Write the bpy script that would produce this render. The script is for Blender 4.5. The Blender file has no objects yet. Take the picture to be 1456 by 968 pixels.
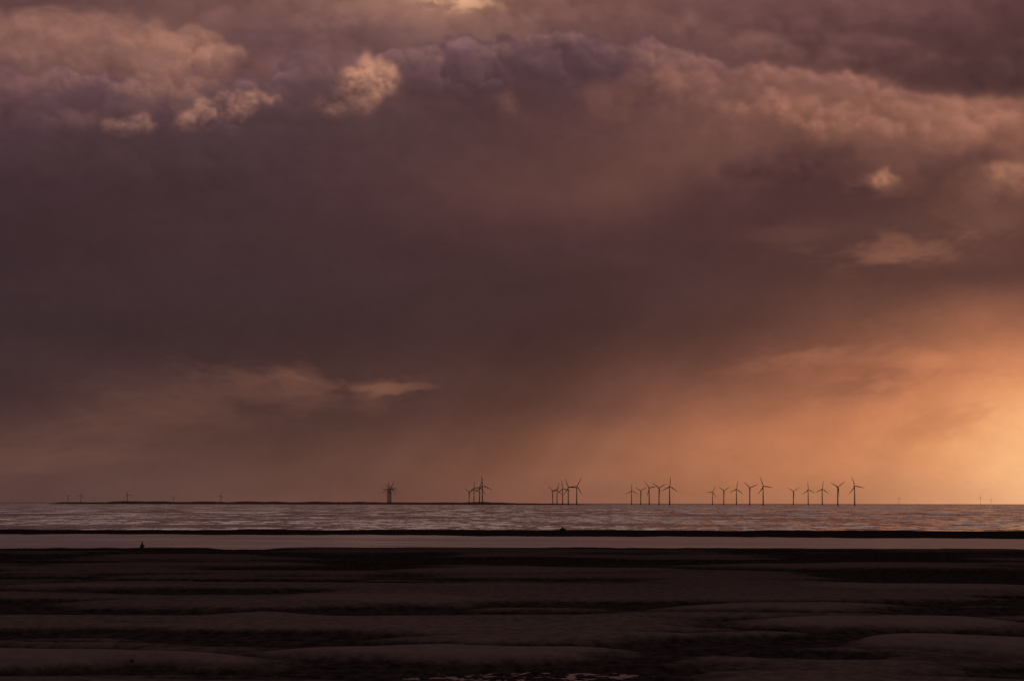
import bpy, bmesh, math, random, time
import numpy as np
from mathutils import Vector, Matrix
T0=time.time()
random.seed(7)
scene=bpy.context.scene
scene.view_settings.view_transform='Standard'
scene.view_settings.look='None'
scene.view_settings.exposure=0
COL=scene.collection
F=2912.0; CAMZ=8.0
# ---------------- camera
cd=bpy.data.cameras.new("camera"); cam=bpy.data.objects.new("camera",cd); COL.objects.link(cam)
cd.sensor_width=36; cd.lens=72; cd.clip_start=0.5; cd.clip_end=400000
pitch=math.atan(231/F)
R=Matrix.Rotation(math.radians(90)+pitch,4,'X')@Matrix.Rotation(math.radians(0.1),4,'Z')
cam.matrix_world=Matrix.Translation((0,0,CAMZ))@R
scene.camera=cam
def ray(px,py):
    d=R.to_3x3()@Vector((px-728,484-py,-F)); return d.normalized()
def ground(px,py,z=0.0):
    d=ray(px,py); t=(z-CAMZ)/d.z; return Vector((d.x*t,d.y*t,z))
def az_at(px,py=714):
    d=ray(px,py); return math.atan2(d.x,d.y)
def s2l(c):
    return tuple(((v/255)/12.92 if v/255<=0.04045 else ((v/255+0.055)/1.055)**2.4) for v in c)

# ---------------- node helpers
class G:
    def __init__(s,nt): s.nt=nt
    def node(s,t,**k):
        n=s.nt.nodes.new(t)
        for a,b in k.items(): setattr(n,a,b)
        return n
    def put(s,inp,v):
        if isinstance(v,bpy.types.NodeSocket): s.nt.links.new(v,inp)
        elif v is not None: inp.default_value=v
    def m(s,op,a,b=None,c=None,clamp=False):
        n=s.node('ShaderNodeMath',operation=op); n.use_clamp=clamp
        s.put(n.inputs[0],a); s.put(n.inputs[1],b)
        if c is not None: s.put(n.inputs[2],c)
        return n.outputs[0]
    def add(s,a,b): return s.m('ADD',a,b)
    def sub(s,a,b): return s.m('SUBTRACT',a,b)
    def mul(s,a,b): return s.m('MULTIPLY',a,b)
    def v(s,op,a,b=None,sc=None):
        n=s.node('ShaderNodeVectorMath',operation=op)
        s.put(n.inputs[0],a)
        if b is not None: s.put(n.inputs[1],b)
        if sc is not None: s.put(n.inputs['Scale'],sc)
        return n.outputs['Value'] if op in('LENGTH','DOT_PRODUCT','DISTANCE') else n.outputs['Vector']
    def noise(s,vec,scale=1,detail=3,rough=0.5,dist=0,color=False,lac=2.0,dim='3D'):
        n=s.node('ShaderNodeTexNoise',noise_dimensions=dim); s.put(n.inputs['Vector'],vec)
        n.inputs['Scale'].default_value=scale; n.inputs['Detail'].default_value=detail
        n.inputs['Roughness'].default_value=rough; n.inputs['Distortion'].default_value=dist
        n.inputs['Lacunarity'].default_value=lac
        return n.outputs['Color'] if color else n.outputs['Fac']
    def mr(s,x,a,b,c=0,d=1,smooth=True):
        n=s.node('ShaderNodeMapRange'); n.interpolation_type='SMOOTHSTEP' if smooth else 'LINEAR'
        s.put(n.inputs[0],x); 
        for i,q in zip((1,2,3,4),(a,b,c,d)): s.put(n.inputs[i],q)
        return n.outputs[0]
    def mix(s,f,a,b,blend='MIX'):
        n=s.node('ShaderNodeMix',data_type='RGBA',blend_type=blend); n.clamp_factor=True
        s.put(n.inputs[0],f)
        for i,q in((6,a),(7,b)):
            if not isinstance(q,bpy.types.NodeSocket) and len(q)==3: q=(*q,1)
            s.put(n.inputs[i],q)
        return n.outputs[2]
    def ramp(s,fac,stops,interp='LINEAR'):
        n=s.node('ShaderNodeValToRGB'); cr=n.color_ramp; cr.interpolation=interp
        s.put(n.inputs[0],fac)
        while len(cr.elements)<len(stops): cr.elements.new(0.5)
        for e,(p,c) in zip(cr.elements,stops):
            e.position=p
        for e,(p,c) in zip(cr.elements,stops):
            e.color=(*c,1) if len(c)==3 else c
        return n.outputs[0]
    def comb(s,x,y,z):
        n=s.node('ShaderNodeCombineXYZ')
        for i,q in enumerate((x,y,z)): s.put(n.inputs[i],q)
        return n.outputs[0]
    def sep(s,v):
        n=s.node('ShaderNodeSeparateXYZ'); s.put(n.inputs[0],v); return n.outputs

# ---------------- world (sky overhead, behind and beside the cloud dome)
world=bpy.data.worlds.new("World"); scene.world=world; world.use_nodes=True
nt=world.node_tree; nt.nodes.clear(); g=G(nt)
tc=g.node('ShaderNodeTexCoord').outputs['Generated']
X,Y,Z=g.sep(tc)[:3]
cosf=g.m('DIVIDE',g.add(Y,g.mul(X,0.35)),1.06)
frontness=g.mr(cosf,-0.2,0.9,0.0,1.0)
upA=g.ramp(Z,[(0.0,s2l((120,84,80))),(0.16,s2l((110,78,76))),(0.25,s2l((185,138,126))),(0.34,s2l((254,212,198))),(0.50,s2l((200,158,154))),(0.8,s2l((94,75,80))),(1.0,s2l((72,60,66)))])
upB=g.ramp(Z,[(0.0,s2l((90,74,76))),(0.5,s2l((82,68,72))),(1.0,s2l((72,60,66)))])
up=g.mix(frontness,upB,upA)
up=g.v('SCALE',up,sc=g.mr(g.noise(tc,9,3,0.6),0.3,0.7,0.85,1.45,smooth=False))
SUN_AZ=math.radians(34); SUN_EL=math.radians(5)
ns=g.node('ShaderNodeTexSky',sky_type='NISHITA'); ns.sun_disc=False
ns.sun_elevation=SUN_EL; ns.sun_rotation=SUN_AZ; ns.dust_density=3
bg1=g.node('ShaderNodeBackground'); g.put(bg1.inputs[0],ns.outputs[0]); bg1.inputs[1].default_value=0.0005
bg2=g.node('ShaderNodeBackground'); g.put(bg2.inputs[0],up); bg2.inputs[1].default_value=1.0
ad=g.node('ShaderNodeAddShader'); nt.links.new(bg1.outputs[0],ad.inputs[0]); nt.links.new(bg2.outputs[0],ad.inputs[1])
wo=g.node('ShaderNodeOutputWorld'); nt.links.new(ad.outputs[0],wo.inputs[0])

# ---------------- sun
sl=bpy.data.lights.new("sun",'SUN'); sl.energy=0.4; sl.angle=math.radians(10); sl.color=(1.0,0.66,0.48)
so=bpy.data.objects.new("sun",sl); COL.objects.link(so)
sd=Vector((math.sin(SUN_AZ)*math.cos(SUN_EL),math.cos(SUN_AZ)*math.cos(SUN_EL),math.sin(SUN_EL)))
so.rotation_euler=sd.to_track_quat('Z','Y').to_euler()

# ---------------- numpy noise
TABS={}
def vnoise(x,y,seed):
    if seed not in TABS: TABS[seed]=(np.random.RandomState(seed).rand(256,256)*2-1).astype(np.float32).ravel()
    tab=TABS[seed]
    xf=np.floor(x); yf=np.floor(y); fx=(x-xf).astype(np.float32); fy=(y-yf).astype(np.float32)
    xi=xf.astype(np.int32)&255; yi=yf.astype(np.int32)&255
    x1=(xi+1)&255; y1=(yi+1)&255; xi=xi<<8; x1=x1<<8
    fx=fx*fx*fx*(fx*(fx*6-15)+10); fy=fy*fy*fy*(fy*(fy*6-15)+10)
    a=tab[xi+yi]; b_=tab[x1+yi]; c_=tab[xi+y1]; d=tab[x1+y1]
    a=a+(b_-a)*fx; c_=c_+(d-c_)*fx
    return a+(c_-a)*fy
def fbm(x,y,seed,oct=5,gain=0.5):
    s=0;a=1;t=0
    for i in range(oct):
        s=s+a*vnoise(x*2**i+17*i,y*2**i+9*i,seed+i); t+=a; a*=gain
    return s/t
def rfbm(x,y,seed,oct=5,gain=0.5):
    s=0;a=1;t=0;c,sn=math.cos(0.9),math.sin(0.9)
    for i in range(oct):
        s=s+a*vnoise(x,y,seed+i); t+=a; a*=gain
        x,y=(x*c-y*sn)*2.03+5.3,(x*sn+y*c)*2.03+1.7
    return s/t*1.4
def sst(a,b_,x):
    t=np.clip((x-a)/(b_-a),0,1); return t*t*(3-2*t)

# ---------------- cloud dome colours
S=1.4
xs=np.arange(-60,1516,S); ys=np.arange(-60,732,S)
PX,PY=np.meshgrid(xs.astype(np.float32),ys.astype(np.float32))
def kern(n,sig):
    i=np.arange(n); k=np.exp(-((i[:,None]-i[None,:])**2)/(2*(sig/S)**2)); return (k/k.sum(1,keepdims=True)).astype(np.float32)
KC={}
def blur(a,sx,sy=None):
    sy=sx if sy is None else sy
    a=a.astype(np.float32)
    for n,sg in((a.shape[1],sx),(a.shape[0],sy)):
        if (n,sg) not in KC: KC[(n,sg)]=kern(n,sg)
    ky=KC[(a.shape[0],sy)]; kx=KC[(a.shape[1],sx)]
    if a.ndim==2: return ky@a@kx.T
    return np.stack([ky@np.ascontiguousarray(a[...,c])@kx.T for c in range(3)],-1)
def samp(a,x,y):
    u=np.clip((x-xs[0])/S,0,len(xs)-1.001); v=np.clip((y-ys[0])/S,0,len(ys)-1.001)
    i=u.astype(int); j=v.astype(int); fu=u-i; fv=v-j
    if a.ndim==3: fu=fu[...,None]; fv=fv[...,None]
    return (a[j,i]*(1-fu)+a[j,i+1]*fu)*(1-fv)+(a[j+1,i]*(1-fu)+a[j+1,i+1]*fu)*fv
def table(d,sig):
    ks=sorted(d); rows=[]
    for y in ks:
        row=d[y]; rx=[r[0] for r in row]
        rows.append(np.stack([np.interp(xs,rx,[s2l(r[1])[k] for r in row]) for k in range(3)],-1))
    rows=np.array(rows)
    t=np.interp(ys,ks,np.arange(len(ks))); i=np.minimum(t.astype(int),len(ks)-2); f=(t-i)[:,None,None]
    return blur(rows[i]*(1-f)+rows[i+1]*f,sig,sig*0.7)
FRONT=table({
 0:[(0,(92,66,72)),(400,(95,70,76)),(800,(86,62,70)),(1456,(120,82,74))],
 60:[(0,(92,66,72)),(350,(98,72,77)),(600,(100,74,79)),(800,(88,64,72)),(1000,(105,74,74)),(1200,(122,84,77)),(1456,(126,86,77))],
 100:[(0,(98,70,76)),(150,(102,74,78)),(300,(104,76,79)),(400,(92,67,74)),(530,(94,68,74)),(650,(78,57,65)),(800,(76,54,62)),(950,(88,61,65)),(1100,(116,80,76)),(1250,(118,81,75)),(1456,(108,74,69))],
 150:[(0,(84,60,68)),(150,(82,60,68)),(300,(84,61,68)),(400,(82,60,66)),(530,(86,62,65)),(650,(78,55,60)),(850,(94,64,64)),(1000,(108,74,71)),(1150,(120,82,75)),(1300,(125,86,78)),(1456,(130,88,77))],
 200:[(0,(72,52,59)),(300,(72,53,59)),(500,(77,55,59)),(700,(85,59,59)),(850,(101,68,64)),(1000,(106,72,67)),(1150,(104,70,64)),(1250,(118,80,71)),(1456,(122,82,72))],
 260:[(0,(67,48,54)),(300,(69,49,54)),(600,(78,53,55)),(850,(97,65,60)),(1000,(88,59,57)),(1150,(76,50,52)),(1350,(86,57,55)),(1456,(102,68,61))],
 330:[(0,(62,44,48)),(400,(69,48,51)),(700,(76,50,51)),(900,(80,53,53)),(1100,(79,52,52)),(1200,(84,56,53)),(1350,(98,65,58)),(1456,(96,62,56))],
 400:[(0,(60,43,46)),(400,(65,46,48)),(700,(70,48,48)),(1000,(76,51,49)),(1200,(84,55,50)),(1456,(92,60,53))],
 470:[(0,(58,42,44)),(400,(62,44,45)),(700,(70,47,46)),(900,(78,52,49)),(1100,(94,61,53)),(1300,(128,82,64)),(1456,(166,105,77))],
 530:[(0,(62,44,45)),(250,(69,48,47)),(430,(76,52,49)),(600,(80,54,50)),(800,(88,58,51)),(1000,(108,69,57)),(1200,(146,91,69)),(1350,(182,114,80)),(1456,(214,138,95))],
 580:[(0,(68,47,47)),(200,(84,57,52)),(400,(78,53,50)),(600,(82,55,51)),(750,(94,62,54)),(900,(114,73,59)),(1050,(142,90,68)),(1200,(178,112,78)),(1350,(208,134,90)),(1456,(236,164,112))],
 630:[(0,(90,62,56)),(200,(88,60,55)),(400,(86,59,52)),(550,(97,66,56)),(700,(115,75,60)),(850,(140,90,68)),(1000,(166,105,75)),(1150,(187,119,82)),(1300,(212,138,92)),(1456,(245,180,124))],
 680:[(0,(90,63,58)),(200,(92,64,58)),(400,(99,69,60)),(600,(113,75,62)),(750,(130,85,66)),(900,(150,97,72)),(1050,(170,109,77)),(1200,(190,123,85)),(1350,(219,150,104)),(1456,(248,185,130))],
 714:[(0,(84,59,57)),(200,(95,67,61)),(400,(103,71,63)),(600,(115,77,65)),(800,(129,86,70)),(1000,(151,101,76)),(1200,(174,117,85)),(1350,(204,143,104)),(1456,(232,170,124))],
},18)
BACK=table({
 -60:[(0,(92,64,67)),(600,(130,95,88)),(1456,(94,65,66))],
 0:[(0,(92,64,67)),(150,(100,72,72)),(300,(108,77,76)),(450,(118,85,80)),(560,(138,100,92)),(640,(158,116,102)),(700,(148,107,95)),(770,(118,82,80)),(1000,(108,75,76)),(1200,(100,69,71)),(1456,(90,61,63))],
 22:[(0,(98,70,72)),(150,(106,76,76)),(300,(110,79,79)),(450,(110,79,79)),(560,(124,90,87)),(640,(132,97,90)),(700,(126,91,86)),(770,(110,78,78)),(1000,(106,74,75)),(1200,(98,68,70)),(1456,(86,59,61))],
 50:[(0,(104,74,76)),(150,(116,84,82)),(300,(116,84,82)),(360,(104,75,78)),(430,(100,73,78)),(600,(116,86,86)),(800,(108,77,79)),(1000,(102,71,73)),(1250,(93,64,66)),(1456,(80,55,57))],
 100:[(0,(104,74,77)),(200,(118,84,82)),(350,(108,76,78)),(600,(110,78,80)),(1000,(100,69,71)),(1200,(89,61,63)),(1350,(77,53,55)),(1456,(77,53,55))],
 150:[(0,(110,78,78)),(400,(110,78,78)),(1000,(95,65,66)),(1456,(80,55,56))],
 714:[(0,(110,78,78)),(1456,(80,55,56))],
},14)
topk=sst(620,180,PY)
WX=rfbm(PX/170,PY/120,301,5,0.5); WY=rfbm(PX/170,PY/120,311,5,0.5)
k=(0.3+0.7*topk)
front=samp(FRONT,PX+55*WX*k,PY+32*WY*k)
back=samp(BACK,PX+60*WX,PY+22*WY)
FX=PX+14*rfbm(PX/42,PY/42,321,6,0.58); FY=PY+12*rfbm(PX/42,PY/42,331,6,0.58)
TEX=rfbm(PX/34,PY/24,391,6,0.6)
BRK=rfbm(PX/60,PY/36,401,6,0.6)
print("t base",time.time()-T0)
def field(circs,j0=0,j1=None,i0=0,i1=None):
    j1=len(ys) if j1 is None else j1; i1=len(xs) if i1 is None else i1
    fx_=FX[j0:j1,i0:i1]; fy_=FY[j0:j1,i0:i1]
    H=np.full(fx_.shape,-1e3,np.float32); NX=np.zeros_like(H); NY=np.zeros_like(H)
    for cx,cy,r in circs:
        a0=max(0,int((cx-r-22-xs[0])/S)-i0); a1=min(i1-i0,int((cx+r+22-xs[0])/S)+2-i0)
        b0=max(0,int((cy-r-22-ys[0])/S)-j0); b1=min(j1-j0,int((cy+r+22-ys[0])/S)+2-j0)
        if a1<=a0 or b1<=b0: continue
        dx=(fx_[b0:b1,a0:a1]-cx)/r; dy=(fy_[b0:b1,a0:a1]-cy)/r; q=1-dx*dx-dy*dy
        h=np.where(q>0,np.sqrt(np.maximum(q,0))*r+cy*0.55,-1e3)
        sub=H[b0:b1,a0:a1]; mk=h>sub
        sub[mk]=h[mk]; NX[b0:b1,a0:a1][mk]=dx[mk]; NY[b0:b1,a0:a1][mk]=dy[mk]
    m=(H>-900).astype(np.float32)
    return m,np.where(m>0,-0.75*NY+0.30*NX,0).astype(np.float32)
rs=np.random.RandomState(12)
crest=[(-80,98),(0,96),(60,104),(130,100),(175,120),(260,132),(330,122),(390,110),(425,76),(480,82),(560,72),(600,66),(700,64),(750,56),(790,44),(830,50),(860,62),(905,56),(950,66),(1010,86),(1060,98),(1120,92),(1200,104),(1240,122),(1310,132),(1380,150),(1440,136),(1520,140)]
cxs=[c[0] for c in crest]; cys=[c[1] for c in crest]
cr=lambda x: np.interp(x,cxs,cys)
big=[]
x_=-80.0
while x_<1530:
    r=rs.uniform(18,44); big.append((x_,cr(x_)+r*0.95+rs.uniform(-5,7),r)); x_+=r*rs.uniform(0.7,1.2)
for dy,n in [(34,56),(66,56),(100,56),(140,50),(185,46)]:
    for _ in range(n):
        xx=rs.uniform(-80,1530); r=rs.uniform(26,62); big.append((xx,cr(xx)+dy+r*0.8+rs.uniform(-12,12),r))
mB,shB=field(big)
small=[]
x_=-80.0
while x_<1530:
    r=rs.uniform(7,17); small.append((x_,cr(x_)+r*0.9+rs.uniform(-6,8),r)); x_+=r*rs.uniform(0.7,1.4)
for _ in range(1000):
    xx=rs.uniform(-80,1530); d=abs(rs.normal(0,85)); r=rs.uniform(9,24); small.append((xx,cr(xx)+12+d,r))
mS,shS=field(small)
bk=[]
for _ in range(260):
    xx=rs.uniform(-80,1530); yy=rs.uniform(-50,130); bk.append((xx,yy,rs.uniform(14,40)))
_,shK=field(bk)
inside=np.maximum(np.maximum(mB,mS),sst(20,40,PY-cr(PX)))
right=sst(980,1300,PX)
patch=sst(-0.6,0.5,BRK)
soft_=np.clip(right+0.75*sst(0.1,0.7,rfbm(PX/130,PY/130,411,3,0.5)),0,1)
mask=blur(inside,1.8)*(1-soft_)+blur(inside,9)*soft_
depth=PY-cr(PX)
relief=blur(shB,3.0)*0.42+blur(shS,2.0)*0.25
relief=np.where(relief>0,relief*0.9,relief*0.8)
fadeR=(1-0.35*right)
dec=np.exp(-np.maximum(depth,0)/72.0)
relk=dec*fadeR*(0.45+0.8*patch)
front=front*(1+relief*relk*1.2+0.11*TEX*np.exp(-np.maximum(depth,0)/120.0))[...,None]
rim=np.exp(-np.maximum(depth-4,0)/12.0)*(0.06+0.55*np.clip(blur(shB,2.4),0,1)*(0.35+patch))*fadeR
front=front*(1+rim[...,None]*np.array([1.0,0.95,0.88],np.float32))
back=back*(1+(blur(shK,3.5)*0.24*(0.4+patch)+0.08*TEX))[...,None]
print("t fields",time.time()-T0)
def cluster(cx,cy,rx,ry,n,r0,r1,seed,tilt=0):
    q=np.random.RandomState(seed); out=[]
    while len(out)<n:
        a=q.uniform(-1,1); b=q.uniform(-1,1)
        if a*a+b*b>1: continue
        r=q.uniform(r0,r1)*(1-0.45*(a*a+b*b)); out.append((cx+a*rx,cy+b*ry-tilt*a*rx,r))
    return out
def layer(img,circs,col,st,soft,shk=0.35,brk=0.5,seed=0,under=0.55):
    X0=min(c[0]-c[2] for c in circs)-25-3*soft; X1=max(c[0]+c[2] for c in circs)+25+3*soft
    Y0=min(c[1]-c[2] for c in circs)-20-3*soft; Y1=max(c[1]+c[2] for c in circs)+20+3*soft
    i0=max(0,int((X0-xs[0])/S)); i1=min(len(xs),int((X1-xs[0])/S)); j0=max(0,int((Y0-ys[0])/S)); j1=min(len(ys),int((Y1-ys[0])/S))
    m,sh=field(circs,j0,j1,i0,i1); m0=blur(m,soft); mw=blur(m,soft*3.2); sh=blur(sh,max(1.8,soft*0.6))
    a=m0*(0.25+0.75*mw)
    yy=(PY[j0:j1,i0:i1]-Y0)/(Y1-Y0)
    a=a*(1-under*sst(0.45,0.95,yy))
    a=a*np.clip(0.72+0.55*sh+brk*(0.9*BRK[j0:j1,i0:i1]+0.5*TEX[j0:j1,i0:i1]),0,1.15)*st
    a=np.clip(a,0,1)
    c=np.array(s2l(col),np.float32)[None,None,:]*(1+shk*sh+0.13*TEX[j0:j1,i0:i1])[...,None]
    img[j0:j1,i0:i1]=img[j0:j1,i0:i1]*(1-a[...,None])+c*a[...,None]
    return img
def wisp(img,cx,cy,rx,ry,col,st,tilt=0.0,fx=70,fy=14,seed=500,lo=-0.45,hi=0.75):
    X0,X1,Y0,Y1=cx-rx*2,cx+rx*2,cy-ry*2-abs(tilt)*rx*2,cy+ry*2+abs(tilt)*rx*2
    i0=max(0,int((X0-xs[0])/S)); i1=min(len(xs),int((X1-xs[0])/S)); j0=max(0,int((Y0-ys[0])/S)); j1=min(len(ys),int((Y1-ys[0])/S))
    x=PX[j0:j1,i0:i1]; y=PY[j0:j1,i0:i1]+tilt*(PX[j0:j1,i0:i1]-cx)
    x=x+14*WX[j0:j1,i0:i1]; y=y+9*WY[j0:j1,i0:i1]
    e=np.exp(-(((x-cx)/rx)**2+((y-cy)/ry)**2)*1.3)
    n=rfbm(x/fx,y/fy,seed,5,0.55)
    a=np.clip(sst(lo,hi,n+0.9*(e-0.5))*e*st,0,1)
    edge=sst(2.0,1.2,np.abs(PX[j0:j1,i0:i1]-cx)/rx)
    a=(a*edge)[...,None]
    img[j0:j1,i0:i1]=img[j0:j1,i0:i1]*(1-a)+np.array(s2l(col),np.float32)*a
    return img
# clouds behind the bank
back=layer(back,cluster(560,14,130,18,26,14,30,5),(136,100,92),0.6,4)
back=wisp(back,650,-4,70,18,(222,174,142),0.95,0.03,34,18,510,-0.5,0.4)
back=wisp(back,560,12,120,20,(150,110,100),0.6,0.03,50,22,511)
back=layer(back,cluster(110,55,165,26,60,22,40,7,-0.02),(144,103,94),0.85,5,0.16,0.35,under=0.1)
back=layer(back,cluster(250,74,90,30,34,18,32,47,0.0),(150,108,97),0.9,3.2,0.26,0.4,under=0.1)
back=layer(back,cluster(120,85,140,12,34,12,24,57,0.0),(124,90,87),0.8,4,0.4,0.5)
back=layer(back,cluster(60,48,120,20,24,12,26,58,0.0),(132,94,88),0.6,4,0.4,0.6)
back=wisp(back,70,10,140,14,(88,62,65),0.8,0.0,80,12,512)
back=wisp(back,390,60,60,24,(92,67,70),0.6,0.0,50,20,527)
back=layer(back,cluster(440,40,60,16,20,10,22,59,0.0),(122,88,86),0.6,3.5,0.4,0.6)
back=layer(back,cluster(1080,62,170,10,30,10,20,8,-0.2),(120,84,81),0.7,4.5)
back=layer(back,cluster(1250,70,130,14,26,12,22,63,-0.15),(108,75,74),0.6,5)
back=layer(back,cluster(900,30,170,14,30,14,26,9,-0.05),(118,83,81),0.65,5)
back=layer(back,cluster(1250,18,190,14,30,14,30,64,-0.05),(106,73,73),0.6,6)
back=layer(back,cluster(720,38,90,10,24,10,20,10,0.1),(120,87,85),0.7,4)
back=wisp(back,1290,44,200,18,(78,53,57),0.4,-0.08,100,20,513)
sky=back*(1-mask[...,None])+front*mask[...,None]
# billows and lit patches inside the bank
sky=wisp(sky,250,150,150,32,(112,81,80),0.6,0.05,60,30,530)
sky=wisp(sky,520,125,90,45,(122,88,83),0.65,0.0,50,40,531)
sky=layer(sky,cluster(235,130,80,14,24,12,22,11),(134,97,90),0.9,3)
sky=layer(sky,cluster(60,118,75,12,20,12,20,12),(120,86,86),0.8,3.5)
sky=layer(sky,cluster(325,156,72,15,34,9,19,13,0.18),(156,113,101),1.0,3.2,0.42,0.75)
sky=layer(sky,cluster(188,183,34,9,18,7,14,14),(138,99,92),0.95,3.2,0.45,0.8)
sky=layer(sky,cluster(110,170,60,10,18,7,16,60),(104,74,76),0.6,4,0.45,0.8)
sky=layer(sky,cluster(470,95,60,22,24,14,24,15),(110,80,82),0.9,4)
sky=layer(sky,cluster(526,112,38,30,38,9,20,16,-0.2),(168,122,105),1.05,3.6,0.5,0.95)
sky=layer(sky,cluster(498,146,36,18,24,8,16,17),(142,102,93),0.8,4.5,0.5,0.95)
sky=layer(sky,cluster(640,108,80,22,34,16,32,18),(82,59,66),0.8,3.2,0.9,under=0.8)
sky=layer(sky,cluster(800,88,110,22,40,16,34,19),(84,60,67),0.8,3.2,0.9,under=0.8)
sky=layer(sky,cluster(590,84,50,10,16,9,18,44),(116,86,87),0.85,2.6,0.5)
sky=layer(sky,cluster(690,78,40,9,14,8,16,61),(108,79,82),0.8,2.6,0.5)
sky=layer(sky,cluster(790,60,45,10,18,9,18,45),(116,84,85),0.95,2.2,0.5)
sky=layer(sky,cluster(880,72,40,8,14,8,16,62),(106,76,78),0.8,2.6,0.5)
sky=layer(sky,cluster(720,150,22,16,14,8,15,20),(112,79,75),0.7,4)
sky=layer(sky,cluster(960,94,60,14,24,10,20,46,-0.3),(118,83,81),0.85,2.8,0.5)
sky=layer(sky,cluster(1000,130,110,22,40,14,30,21,-0.15),(124,86,79),0.8,4.5,0.55)
sky=layer(sky,cluster(1110,110,90,14,34,11,22,48,-0.1),(132,92,84),0.85,3.6,0.55)
sky=layer(sky,cluster(1220,172,190,22,60,14,32,22,-0.10),(144,99,86),0.8,4.5,0.5,0.8)
sky=layer(sky,cluster(1380,172,80,20,30,12,28,49,-0.02),(146,100,86),0.85,5,0.5,0.8)
sky=layer(sky,cluster(900,150,90,26,30,14,28,50,-0.1),(108,73,69),0.6,7,0.4,0.8)
sky=layer(sky,cluster(1120,234,95,16,36,12,26,23,0.1),(76,50,51),0.95,3.5,0.7,0.6,under=0.8)
sky=layer(sky,cluster(1360,232,80,12,28,10,22,24,0.1),(80,53,53),0.8,4.5,0.7,0.6,under=0.8)
sky=wisp(sky,1255,262,60,20,(116,79,69),0.75,0.0,40,18,532)
sky=layer(sky,cluster(1258,256,28,9,20,6,13,25),(158,109,90),1.0,3.4,0.45,0.9)
sky=wisp(sky,1430,262,70,34,(124,84,71),0.75,0.1,40,24,533)
sky=layer(sky,cluster(1440,252,28,20,24,9,18,26),(150,103,85),0.95,4.5,0.4,0.9)
sky=wisp(sky,1310,350,150,32,(128,85,70),0.9,0.10,60,24,514)
sky=wisp(sky,1270,368,80,12,(134,89,71),0.7,0.05,50,12,534)
sky=wisp(sky,1150,335,100,26,(98,65,58),0.65,0.0,70,24,515)
sky=wisp(sky,1390,310,90,40,(116,77,66),0.6,-0.1,60,28,516)
veil=rfbm(PX/260,PY/70,351,5,0.5)
sky=sky*(1+0.10*veil*sst(120,260,PY))[...,None]
# low warm streaks
sky=wisp(sky,420,546,180,30,(112,75,64),0.85,-0.06,60,22,517)
sky=wisp(sky,545,548,70,17,(136,91,73),0.7,0.03,40,14,518)
sky=wisp(sky,410,530,50,10,(126,85,70),0.6,-0.2,40,9,528)
sky=wisp(sky,310,570,230,38,(98,67,59),0.8,0.02,90,26,519)
sky=wisp(sky,150,605,240,36,(98,67,59),0.7,0.10,120,24,520)
sky=wisp(sky,60,655,220,26,(106,74,65),0.6,0.05,120,18,521)
sky=wisp(sky,1200,500,140,28,(158,101,77),0.7,0.12,60,22,522)
sky=wisp(sky,1170,560,130,26,(150,96,73),0.5,0.12,60,22,535)
sky=wisp(sky,1240,548,180,28,(136,85,66),0.6,0.12,70,22,523)
sky=wisp(sky,1340,520,130,26,(192,121,86),0.6,0.10,60,20,524)
sky=wisp(sky,1150,610,200,24,(182,115,81),0.45,0.16,90,18,525)
sky=wisp(sky,1330,600,160,28,(186,117,82),0.55,0.16,80,22,526)
# leaning shafts of rain and light
th_=math.radians(38)
c1=PX*math.cos(th_)+PY*math.sin(th_); c2=-PX*math.sin(th_)+PY*math.cos(th_)
shf=fbm(c1/80,c2/700,361,3,0.55)*0.7+fbm(c1/230,c2/1200,371,2,0.5)
shk_=sst(380,560,PY)*(1-0.5*sst(660,714,PY))*(0.7+0.3*sst(200,800,PX))
sky=sky*(1+0.19*shf*shk_)[...,None]
sky=sky*(1+0.030*TEX+0.02*rfbm(PX/9,PY/7,381,3,0.6))[...,None]
warm=sst(420,100,PY)[...,None]
sky=sky*(1+warm*(np.array([1.04,0.985,0.90],np.float32)-1))
sky=np.clip(sky,0,4)
print("t sky",time.time()-T0)
gx=np.concatenate([np.arange(-420,-60,15.0),xs,np.arange(1520,1890,15.0)])
gy=np.concatenate([np.arange(-600,-60,15.0),ys[ys<=724],[740.0]])
GX,GY=np.meshgrid(gx,gy)
Rm=np.array(R.to_3x3())
D=np.stack([GX-728,484-GY,np.full(GX.shape,-F)],-1)@Rm.T
D/=np.linalg.norm(D,axis=-1,keepdims=True)
DV=(D*120000.0).reshape(-1,3)
CC_=samp(sky,GX,GY)
AL=sst(-420,-90,GX)*(1-sst(1546,1880,GX))*sst(-600,-40,GY)
colr=np.concatenate([CC_,AL[...,None]],-1).reshape(-1,4).astype(np.float32)
def grid_mesh(name,verts,nr,nc):
    idx=np.arange(nr*nc,dtype=np.int32).reshape(nr,nc)
    faces=np.stack([idx[:-1,:-1],idx[:-1,1:],idx[1:,1:],idx[1:,:-1]],-1).reshape(-1,4)
    me=bpy.data.meshes.new(name); me.vertices.add(len(verts)); me.vertices.foreach_set('co',verts.astype(np.float32).ravel())
    me.loops.add(faces.size); me.loops.foreach_set('vertex_index',faces.ravel())
    me.polygons.add(len(faces)); me.polygons.foreach_set('loop_start',np.arange(0,faces.size,4,dtype=np.int32)); me.polygons.foreach_set('use_smooth',np.ones(len(faces),bool))
    me.update(calc_edges=True); return me
me=grid_mesh("sky",DV,*GX.shape)
ca=me.color_attributes.new("cloud_light",'FLOAT_COLOR','POINT'); ca.data.foreach_set('color',colr.ravel())
skyo=bpy.data.objects.new("sky",me); COL.objects.link(skyo)
ms=bpy.data.materials.new("cloud_sky"); ms.use_nodes=True; ms.node_tree.nodes.clear(); gg=G(ms.node_tree)
at=gg.node('ShaderNodeAttribute',attribute_name="cloud_light")
em=gg.node('ShaderNodeEmission'); ms.node_tree.links.new(at.outputs['Color'],em.inputs[0])
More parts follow.
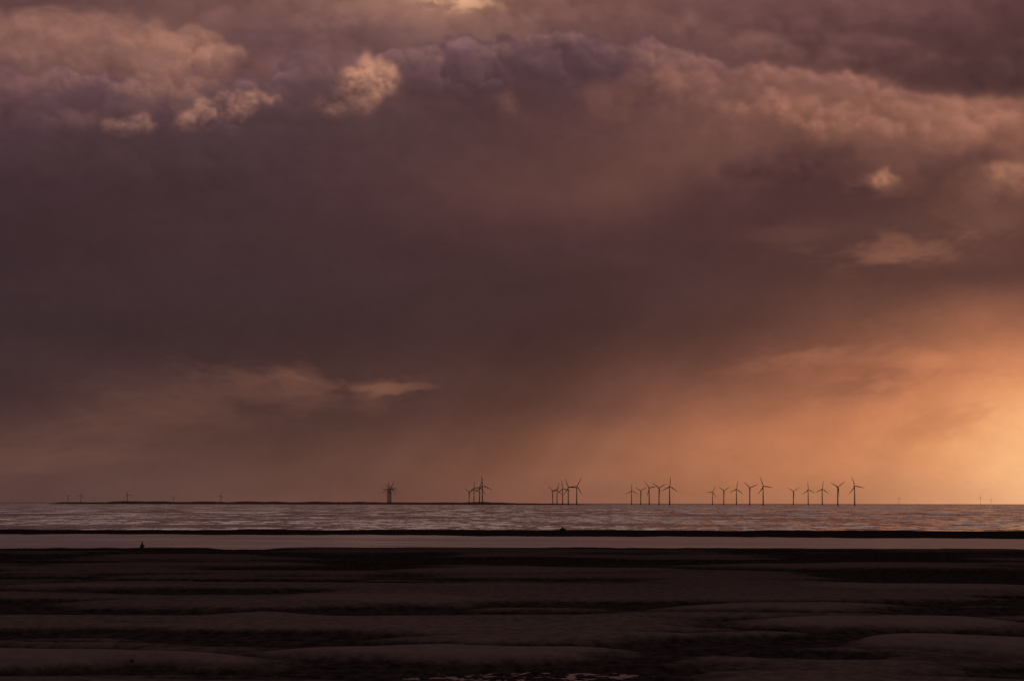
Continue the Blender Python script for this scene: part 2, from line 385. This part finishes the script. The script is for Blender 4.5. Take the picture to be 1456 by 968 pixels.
tr=gg.node('ShaderNodeBsdfTransparent'); mx=gg.node('ShaderNodeMixShader'); mo=gg.node('ShaderNodeOutputMaterial')
L=ms.node_tree.links; L.new(at.outputs['Alpha'],mx.inputs[0]); L.new(tr.outputs[0],mx.inputs[1]); L.new(em.outputs[0],mx.inputs[2]); L.new(mx.outputs[0],mo.inputs[0])
ms.cycles.emission_sampling='NONE'
me.materials.append(ms)
print("t dome",time.time()-T0)

# ---------------- materials
def newmat(name):
    m=bpy.data.materials.new(name); m.use_nodes=True; m.node_tree.nodes.clear(); g=G(m.node_tree)
    b=g.node('ShaderNodeBsdfPrincipled'); o=g.node('ShaderNodeOutputMaterial'); m.node_tree.links.new(b.outputs[0],o.inputs[0])
    return m,g,b
def simple(name,col,rough=0.6,var=0.15,scale=3.0,spec=0.3,alpha=1.0):
    m,g,b=newmat(name)
    t=g.node('ShaderNodeTexCoord').outputs['Object']
    n=g.noise(t,scale,4,0.6)
    c=g.mix(n,tuple(v*(1-var) for v in col),tuple(v*(1+var) for v in col))
    g.put(b.inputs['Base Color'],c); b.inputs['Roughness'].default_value=rough
    b.inputs['Specular IOR Level'].default_value=spec; b.inputs['Alpha'].default_value=alpha
    return m
def water(name,kx,bias,gain,chop,rough,px_,py_,far=True,calm=0.55):
    m,g,b=newmat(name)
    pos=g.node('ShaderNodeNewGeometry').outputs['Position']
    x,y,z=g.sep(pos)[:3]
    c1=g.noise(g.v('MULTIPLY',pos,(0.5,0.2,1)),1.0,3,0.7,color=True)
    s1=g.sep(g.v('SUBTRACT',c1,(0.5,0.5,0.5)))
    a=g.noise(g.comb(g.mul(x,1/px_),g.mul(y,1/py_),0.0),1.0,4,0.75,dim='2D')
    if far:
        b2=g.noise(g.comb(g.mul(x,1/(px_*3)),g.mul(y,1/(py_*6)),0.0),1.0,4,0.75,dim='2D')
        a=g.mix(g.mr(y,800,2200),a,b2)
        a=g.sep(a)[0]
    st=g.mr(a,0.38,0.60,0.0,1.0)
    br=g.noise(g.comb(g.mul(x,1/90.0),g.mul(y,1/160.0),0.0),1.0,3,0.6,dim='2D')
    st=g.mul(st,g.mr(br,0.35,0.65,calm,1.25))
    slx=g.mul(s1[0],kx)
    sly=g.mul(g.add(g.mul(g.m('ABSOLUTE',s1[1]),chop),g.m('MULTIPLY_ADD',st,gain,bias)),-1.0)
    nv=g.v('NORMALIZE',g.comb(slx,sly,1.0))
    g.put(b.inputs['Normal'],nv)
    b.inputs['Base Color'].default_value=(0.02,0.017,0.019,1)
    b.inputs['Roughness'].default_value=rough; b.inputs['IOR'].default_value=1.333
    return m
M_sea=water("sea_water",0.25,0.0,0.20,0.12,0.11,8.0,40.0)
M_chan=water("channel_water",0.04,0.050,0.035,0.05,0.20,60.0,25.0,False,0.9)
M_pool=water("pool_water",0.05,0.0,0.03,0.03,0.06,2.0,2.0,False)
# sand
M_sand,g2,b=newmat("wet_sand")
pos=g2.node('ShaderNodeNewGeometry').outputs['Position']
x,y,z=g2.sep(pos)[:3]
big_=g2.noise(g2.v('MULTIPLY',pos,(0.07,0.05,1)),1,3,0.5)
fine=g2.noise(g2.v('MULTIPLY',pos,(1.3,0.55,2)),1,6,0.75)
dry=g2.mr(g2.add(z,g2.mul(g2.sub(big_,0.5),0.14)),0.16,0.60)
c=g2.mix(dry,(0.030,0.0240,0.0235),(0.125,0.098,0.093))
fk=g2.mr(fine,0.36,0.64,0.0,1.0)
lowtex=g2.mr(fk,0,1,0.45,1.45,smooth=False)
hitex=g2.mr(fk,0,1,0.88,1.10,smooth=False)
tx_=g2.add(g2.mul(lowtex,g2.sub(1.0,dry)),g2.mul(hitex,dry))
c=g2.v('SCALE',c,sc=tx_)
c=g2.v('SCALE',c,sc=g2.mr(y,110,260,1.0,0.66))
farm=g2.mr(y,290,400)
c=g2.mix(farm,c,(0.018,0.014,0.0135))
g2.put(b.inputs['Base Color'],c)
b.inputs['Roughness'].default_value=0.8; b.inputs['Specular IOR Level'].default_value=0.0
bp=g2.node('ShaderNodeBump'); g2.put(bp.inputs['Height'],g2.noise(g2.v('MULTIPLY',pos,(1.2,4,2)),1,4,0.6)); bp.inputs['Strength'].default_value=0.6; bp.inputs['Distance'].default_value=0.12
g2.put(b.inputs['Normal'],bp.outputs[0])
M_rock=simple("weedy_rock",(0.03,0.025,0.022),0.7,0.4,2,0.05)
M_tower=simple("turbine_paint",(0.26,0.20,0.19),0.5,0.08,0.1,0.2,0.88)  # slightly see-through, alpha stands in for haze in front of the turbines
M_yellow=simple("foundation_paint",(0.20,0.13,0.05),0.6,0.2,0.3,0.2,0.88)  # same haze by transparency as the towers
M_mid=simple("haze_mixed_turbine_paint",(0.30,0.23,0.21),0.5,0.08,0.1,0.2,0.62)  # paler colour and lower alpha imitate haze over the leftmost main cluster
M_far=simple("hazy_turbine_paint",(0.35,0.25,0.22),0.6,0.05,0.1,0.1,0.35)  # distance haze put into the material: paled colour, mostly transparent
M_far2=simple("distant_turbine_paint",(0.10,0.07,0.07),0.6,0.05,0.1,0.1,0.9)  # slight transparency imitates thin haze on the far left turbines
M_land=simple("distant_land",(0.09,0.064,0.06),0.9,0.3,0.002,0.0)
M_cloth=simple("dark_cloth",(0.012,0.012,0.016),0.9,0.3,8,0.0)
M_hair=simple("hair",(0.02,0.015,0.01),0.7,0.2,30,0.1)

def mesh_obj(name,verts,faces,mat,smooth=True,parent=None):
    me=bpy.data.meshes.new(name); me.from_pydata(verts,[],faces); me.update()
    if smooth: me.polygons.foreach_set('use_smooth',[True]*len(me.polygons))
    o=bpy.data.objects.new(name,me); COL.objects.link(o)
    if mat: me.materials.append(mat)
    if parent: o.parent=parent
    return o
def tag(o,label,cat=None,group=None,kind=None):
    o["label"]=label
    if cat:o["category"]=cat
    if group:o["group"]=group
    if kind:o["kind"]=kind
tag(skyo,"heavy mauve storm clouds with peach glow near horizon",kind="structure")

# ---------------- terrain
MOUNDS=[] # px,py,halfwidth px, depth m, height
for px,py,hw,dm,hh in [(1390,928,220,9,0.66),(1250,892,290,8,0.50),(1120,870,270,8,0.42),(1330,842,300,12,0.48),(560,858,280,12,0.42),
        (80,952,420,9,0.58),(620,940,370,6,0.50),(150,838,240,11,0.42),(900,908,190,5,0.36),(420,884,260,7,0.36),(760,815,340,17,0.42),(1200,808,340,17,0.40),(250,806,300,15,0.36),
        (980,850,180,7,0.34),(60,890,190,6,0.34),(700,900,150,4,0.32),(1050,908,150,4,0.34)]:
    p=ground(px,py); MOUNDS.append((p.x,p.y,hw*p.y/F,dm,hh))
POOLS=[]
for px,py,hw,dm in [(750,962,180,2.6),(1150,940,90,2.8)]:
    p=ground(px,py); POOLS.append((p.x,p.y,hw*p.y/F,dm))
def height(x,y):
    n=fbm(x/24+3,y/12,11,3,0.5)+0.35*fbm(x/70,y/60,31,3)
    h=0.24+0.20*np.tanh(6*n)
    wx=x+1.0*fbm(x/7,y/8,51,2); wy=y+6.0*fbm(x/9,y/14,61,2,0.5)
    for cx,cy,rx,ry,hh in MOUNDS:
        u=(wx-cx)/rx; v=(wy-cy)/ry; r=np.sqrt(u*u+v*v)
        h=np.maximum(h,0.10+hh*(1-sst(0.40,1.0,r)))
    h=h+(0.05*fbm(x/1.8,y/0.9,71,4,0.6))*(1.1-sst(0.15,0.42,h))+0.012*fbm(x/6,y/2.5,81,3)
    for cx,cy,rx,ry in POOLS:
        u=(x-cx)/rx; v=(y-cy)/ry; r=np.sqrt(u*u+v*v)+0.35*fbm(x/1.2,y/1.0,91,3)
        h=h*(sst(0.8,1.6,r))+(1-sst(0.8,1.6,r))*(0.010+0.13*fbm(x/0.4,y/0.6,95,3))
    tx=x/(0.25*365)
    ys=360+10*np.exp(-((tx-0.05)/0.5)**2)+4*tx+12*fbm(x/22,y*0+1,101,5,0.6)
    m=sst(-14,3,y-ys)
    h=h*(1-m)+m*(-0.5)
    tb=x/(0.25*520)
    yn=508-26*tb+24*fbm(x/30,y*0+5,111,5,0.6); yf=592+6*fbm(x/35,y*0+9,121,4)
    bar=sst(-16,5,y-yn)*(1-sst(-12,12,y-yf))
    barh=0.48+0.28*fbm(x/18,y/40,131,5,0.6)-0.12*np.clip(-tb,0,1)
    h=np.where(y>ys+5,-0.5+bar*(0.5+barh),h)
    h=np.where(y>640,-0.5-(y-640)*0.01,h)
    return h
th=np.linspace(CAMZ/640,CAMZ/84,640)
ysn=np.sort(np.concatenate([CAMZ/th,np.linspace(-60,82,40),np.linspace(650,1000,12)]))
cols=np.linspace(-1,1,640)
YY,CC=np.meshgrid(ysn,cols,indexing='ij')
XX=CC*(25+0.30*np.abs(YY))
HH=height(XX,YY)
verts=np.stack([XX,YY,HH],-1).reshape(-1,3)
me=grid_mesh("sand",verts,*YY.shape)
sand=bpy.data.objects.new("sand",me); COL.objects.link(sand); me.materials.append(M_sand)
tag(sand,"dark wet rippled sand flats with low banks",kind="structure")
print("t sand",time.time()-T0)
def hz(x,y): return float(height(np.array([float(x)]),np.array([float(y)]))[0])
# ---------------- waters
sea=mesh_obj("sea",[(-2000,560,0),(2000,560,0),(90000,150000,0),(-90000,150000,0)],[(0,1,2,3)],M_sea,False)
tag(sea,"choppy mauve grey sea reaching the horizon",kind="structure")
ch=mesh_obj("tidal_channel",[(-400,330,0),(400,330,0),(400,559.9,0),(-400,559.9,0)],[(0,1,2,3)],M_chan,False)
tag(ch,"calm tidal channel between beach and sandbar",kind="structure")
for cx,cy,rx,ry in POOLS:
    vs=[(cx+math.cos(a)*rx*1.4,cy+math.sin(a)*ry*1.4,0.0) for a in [i*math.tau/40 for i in range(40)]]
    o=mesh_obj("tide_pool",vs,[tuple(range(40))],M_pool,False)
    tag(o,"shallow broken pool of water in the sand",kind="structure")

# ---------------- distant low land
def land(px0,px1,D,hmax,seed,name="coast"):
    a0=az_at(px0); a1=az_at(px1); n=160; vs=[];fs=[]
    for i in range(n+1):
        t=i/n; a=a0+(a1-a0)*t
        e=(0.55+0.45*min(1,t/0.15))*min(1,t/0.02)*min(1,(1-t)/0.22)
        hgt=hmax*e*(0.75+0.35*float(fbm(np.array([t*25.0]),np.array([0.5]),seed,4)[0]))+0.3
        for k,(dd,hh) in enumerate([(-60,-1),(0,hgt*0.85),(250,hgt),(900,-1)]):
            vs.append(((D+dd)*math.sin(a),(D+dd)*math.cos(a),hh))
    for i in range(n):
        for k in range(3):
            b0=i*4+k; fs.append((b0,b0+4,b0+5,b0+1))
    o=mesh_obj(name,vs,fs,M_land); tag(o,"low dark strip of distant coast",kind="structure"); return o
land(70,855,10300,17,201)

# ---------------- wind turbines
def lathe(prof,n=20):
    vs=[];fs=[]
    for r,z_ in prof:
        for k in range(n):
            a=k*math.tau/n; vs.append((r*math.cos(a),r*math.sin(a),z_))
    for i in range(len(prof)-1):
        for k in range(n):
            a=i*n+k; b_=i*n+(k+1)%n; fs.append((a,b_,b_+n,a+n))
    fs.append(tuple(range(n))[::-1]); fs.append(tuple((len(prof)-1)*n+k for k in range(n)))
    return vs,fs
HUB=83.5; RB=45.0
def M_(name,vf,mat): 
    me=bpy.data.meshes.new(name); me.from_pydata(vf[0],[],vf[1]); me.materials.append(mat); me.update()
    return me
def blade_mesh(mat):
    vs=[];fs=[];n=12
    st=[(1.5,2.0,2.0,0),(4,2.3,1.9,0.3),(9,4.6,1.5,0.28),(16,4.0,1.0,0.2),(26,3.1,0.7,0.12),(36,2.2,0.45,0.06),(43,1.4,0.3,0.02),(RB,0.5,0.15,0)]
    for z_,c,t,tw in st:
        for k in range(n):
            a=k*math.tau/n; x_=math.cos(a)*c/2-(c*0.15 if z_>4 else 0); y_=math.sin(a)*t/2*(1 if z_<5 else (0.5+0.5*math.cos(a/2)**2))
            vs.append((x_*math.cos(tw)-y_*math.sin(tw),x_*math.sin(tw)+y_*math.cos(tw),z_))
    for i in range(len(st)-1):
        for k in range(n):
            a=i*n+k; b_=i*n+(k+1)%n; fs.append((a,b_,b_+n,a+n))
    fs.append(tuple(range(n))[::-1]); fs.append(tuple((len(st)-1)*n+k for k in range(n)))
    return M_("blade",(vs,fs),mat)
def nacelle_mesh(mat):
    bm=bmesh.new(); bmesh.ops.create_cube(bm,size=1)
    for v_ in bm.verts:
        v_.co.x*=4.0; v_.co.y=v_.co.y*13+3.0; v_.co.z*=4.2
        if v_.co.y>5: v_.co.z*=0.8; v_.co.x*=0.85
    bmesh.ops.bevel(bm,geom=bm.edges[:],offset=0.6,segments=2,affect='EDGES')
    me=bpy.data.meshes.new("nacelle"); bm.to_mesh(me); bm.free(); me.materials.append(mat); return me
def meshes(mat,fm):
    hubp=[(2.2,0),(2.2,1.8),(1.9,3.0),(1.2,3.9),(0.3,4.3)]
    v_,f_=lathe(hubp,16); v_=[(a,-c,b_) for a,b_,c in v_]
    return dict(
      foundation=M_("foundation",lathe([(2.9,-6),(2.9,13),(5.2,13.0),(5.2,13.8),(2.9,13.8),(2.7,14.6)],24),fm),
      tower=M_("tower",lathe([(2.7,14.6),(2.55,35),(2.3,55),(1.9,HUB-2.0)],24),mat),
      nacelle=nacelle_mesh(mat), rotor=M_("rotor",(v_,f_),mat), blade=blade_mesh(mat))
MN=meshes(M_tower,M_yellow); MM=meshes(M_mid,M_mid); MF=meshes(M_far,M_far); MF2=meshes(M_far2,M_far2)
def turbine(pos,yaw,ang,ms,label,group):
    e=bpy.data.objects.new("wind_turbine",None); e.empty_display_size=5; COL.objects.link(e)
    e.location=pos; e.rotation_euler=(0,0,yaw)
    tag(e,label,"wind turbine",group)
    for nme in("foundation","tower","nacelle"):
        o=bpy.data.objects.new(nme,ms[nme]); COL.objects.link(o); o.parent=e
        if nme=="nacelle": o.location=(0,0,HUB)
    r=bpy.data.objects.new("rotor",ms["rotor"]); COL.objects.link(r); r.parent=e; r.location=(0,-3.7,HUB)
    for k in range(3):
        b_=bpy.data.objects.new("blade",ms["blade"]); COL.objects.link(b_); b_.parent=r
        b_.location=(0,-1.8,0); b_.rotation_euler=(0,math.radians(ang+120*k),0)
TUR=[(551,696.5,10),(552.5,695.5,40),(554,695,75),(555,694.5,100),(556,694,20),
 (667,698,-60),(674,695,0),(682,692,20),(686,690,-8),
 (786,697,-50),(792,696,15),(800,694,-10),(808,692,-25),(820,691,28),
 (898,697,0),(911,697,-60),(923,693,-40),(937,693,62),(952,691,4),
 (1013,699,28),(1029,697,-58),(1047,695,8),(1066,693,-52),(1085,691,-22),
 (1128,698,-62),(1149,696,-5),(1169,695,6),(1191,692,-64),(1215,691,-20)]
for i,(px,hy,ang) in enumerate(TUR):
    a=az_at(px,hy); hor=713+3*px/1456
    D=(HUB-CAMZ)*F/(hor-hy)
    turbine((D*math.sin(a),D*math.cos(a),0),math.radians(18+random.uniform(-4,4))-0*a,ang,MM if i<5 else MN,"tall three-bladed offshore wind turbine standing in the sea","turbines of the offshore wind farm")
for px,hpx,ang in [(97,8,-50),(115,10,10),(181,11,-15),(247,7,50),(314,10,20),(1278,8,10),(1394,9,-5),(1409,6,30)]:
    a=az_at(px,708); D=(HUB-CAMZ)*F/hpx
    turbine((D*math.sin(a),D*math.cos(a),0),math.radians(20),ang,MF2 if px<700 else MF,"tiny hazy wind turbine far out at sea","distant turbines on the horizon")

# ---------------- rocks
def rock(name,pos,sx,sy,sz,seed,label,cat):
    bm=bmesh.new(); bmesh.ops.create_icosphere(bm,subdivisions=4,radius=1)
    rs=random.Random(seed); offs=[(Vector((rs.uniform(-1,1),rs.uniform(-1,1),rs.uniform(-.2,1))).normalized(),rs.uniform(.5,.9)) for _ in range(9)]
    for v_ in bm.verts:
        p=v_.co.copy()
        for n_,d_ in offs:
            q=p.dot(n_)
            if q>d_: p-=n_*(q-d_)*0.85
        p*=1+0.05*math.sin(9*p.x+seed)*math.sin(8*p.y)*math.cos(7*p.z)
        if p.z<-0.35: p.z=-0.35
        v_.co=Vector((p.x*sx,p.y*sy,(p.z+0.3)*sz))
    me=bpy.data.meshes.new(name); bm.to_mesh(me); bm.free(); me.materials.append(M_rock)
    for p in me.polygons:p.use_smooth=True
    o=bpy.data.objects.new(name,me); COL.objects.link(o); o.location=pos; tag(o,label,cat); return o
p=ground(798,752.5,0.4); rock("boulder",(p.x,575,hz(p.x,575)-0.05),1.15,0.8,0.75,3,"dark weedy boulder on the thin sandbar","rock")
p=ground(188,941,0.4); rock("stone",(p.x,p.y,hz(p.x,p.y)-0.02),0.10,0.09,0.12,5,"small dark stone lying on the smooth sand","rock")

# ---------------- crouching person
def skin_obj(name,V_,E_,mat,sub=2,root=0):
    me=bpy.data.meshes.new(name); me.from_pydata([v_[0] for v_ in V_],E_,[]); me.update()
    o=bpy.data.objects.new(name,me); COL.objects.link(o)
    sk=o.modifiers.new("skin",'SKIN'); sk.use_smooth_shade=True
    for i,v_ in enumerate(V_):
        r=v_[1]; r=r if isinstance(r,tuple) else (r,r); me.skin_vertices[0].data[i].radius=r
    me.skin_vertices[0].data[root].use_root=True
    s=o.modifiers.new("sub",'SUBSURF'); s.levels=sub; s.render_levels=sub
    me.materials.append(mat); return o
V_=[];E_=[]
def av(co,r,par=None):
    V_.append((co,r)); 
    if par is not None: E_.append((par,len(V_)-1))
    return len(V_)-1
pel=av((0,0,0.30),(0.17,0.14)); w=av((0,0.05,0.45),(0.15,0.12),pel); chs=av((0,0.14,0.66),(0.18,0.13),w); sho=av((0,0.19,0.80),(0.13,0.09),chs)
nk=av((0,0.22,0.90),(0.06,0.06),sho); hd=av((0,0.25,0.98),(0.085,0.095),nk); tp=av((0,0.25,1.08),(0.08,0.09),hd); av((0,0.26,1.14),(0.04,0.05),tp)
for s in(-1,1):
    hp=av((s*0.13,0.02,0.27),(0.11,0.11),pel); kn=av((s*0.2,0.42,0.50),(0.08,0.08),hp); an=av((s*0.18,0.12,0.09),(0.05,0.05),kn); av((s*0.19,0.34,0.04),(0.045,0.035),an)
    sh_=av((s*0.20,0.20,0.78),(0.075,0.075),sho); el=av((s*0.27,0.40,0.58),(0.05,0.05),sh_); wr=av((s*0.14,0.58,0.52),(0.033,0.033),el); pm=av((s*0.09,0.65,0.51),(0.042,0.022),wr)
    for k in range(4):
        f1=av((s*(0.05+0.0*k),0.69+0.0*k,0.545-0.022*k),(0.01,0.01),pm); av((s*0.01,0.70,0.53-0.02*k),(0.008,0.008),f1)
    t1=av((s*0.085,0.63,0.56),(0.011,0.011),pm); av((s*0.05,0.65,0.58),(0.009,0.009),t1)
per=skin_obj("person",V_,E_,M_cloth)
p=ground(200,779.5,0.2)
yy=352.0; xx=p.x*yy/p.y
per.location=(xx,yy,hz(xx,yy)-0.01); per.rotation_euler=(0,0,math.radians(-55)); per.scale=(1.18,1.18,1.18)
tag(per,"person in dark clothes crouching at the water's edge","person")
vv,ff=lathe([(0.02,0.0),(0.085,0.01),(0.108,0.06),(0.10,0.11),(0.06,0.155),(0.01,0.17)],18)
ha=mesh_obj("hair",vv,ff,M_hair,True,per); ha.location=(0,0.235,1.02)
print("person z",hz(xx,yy),"bar",hz(0,575),"t",time.time()-T0)
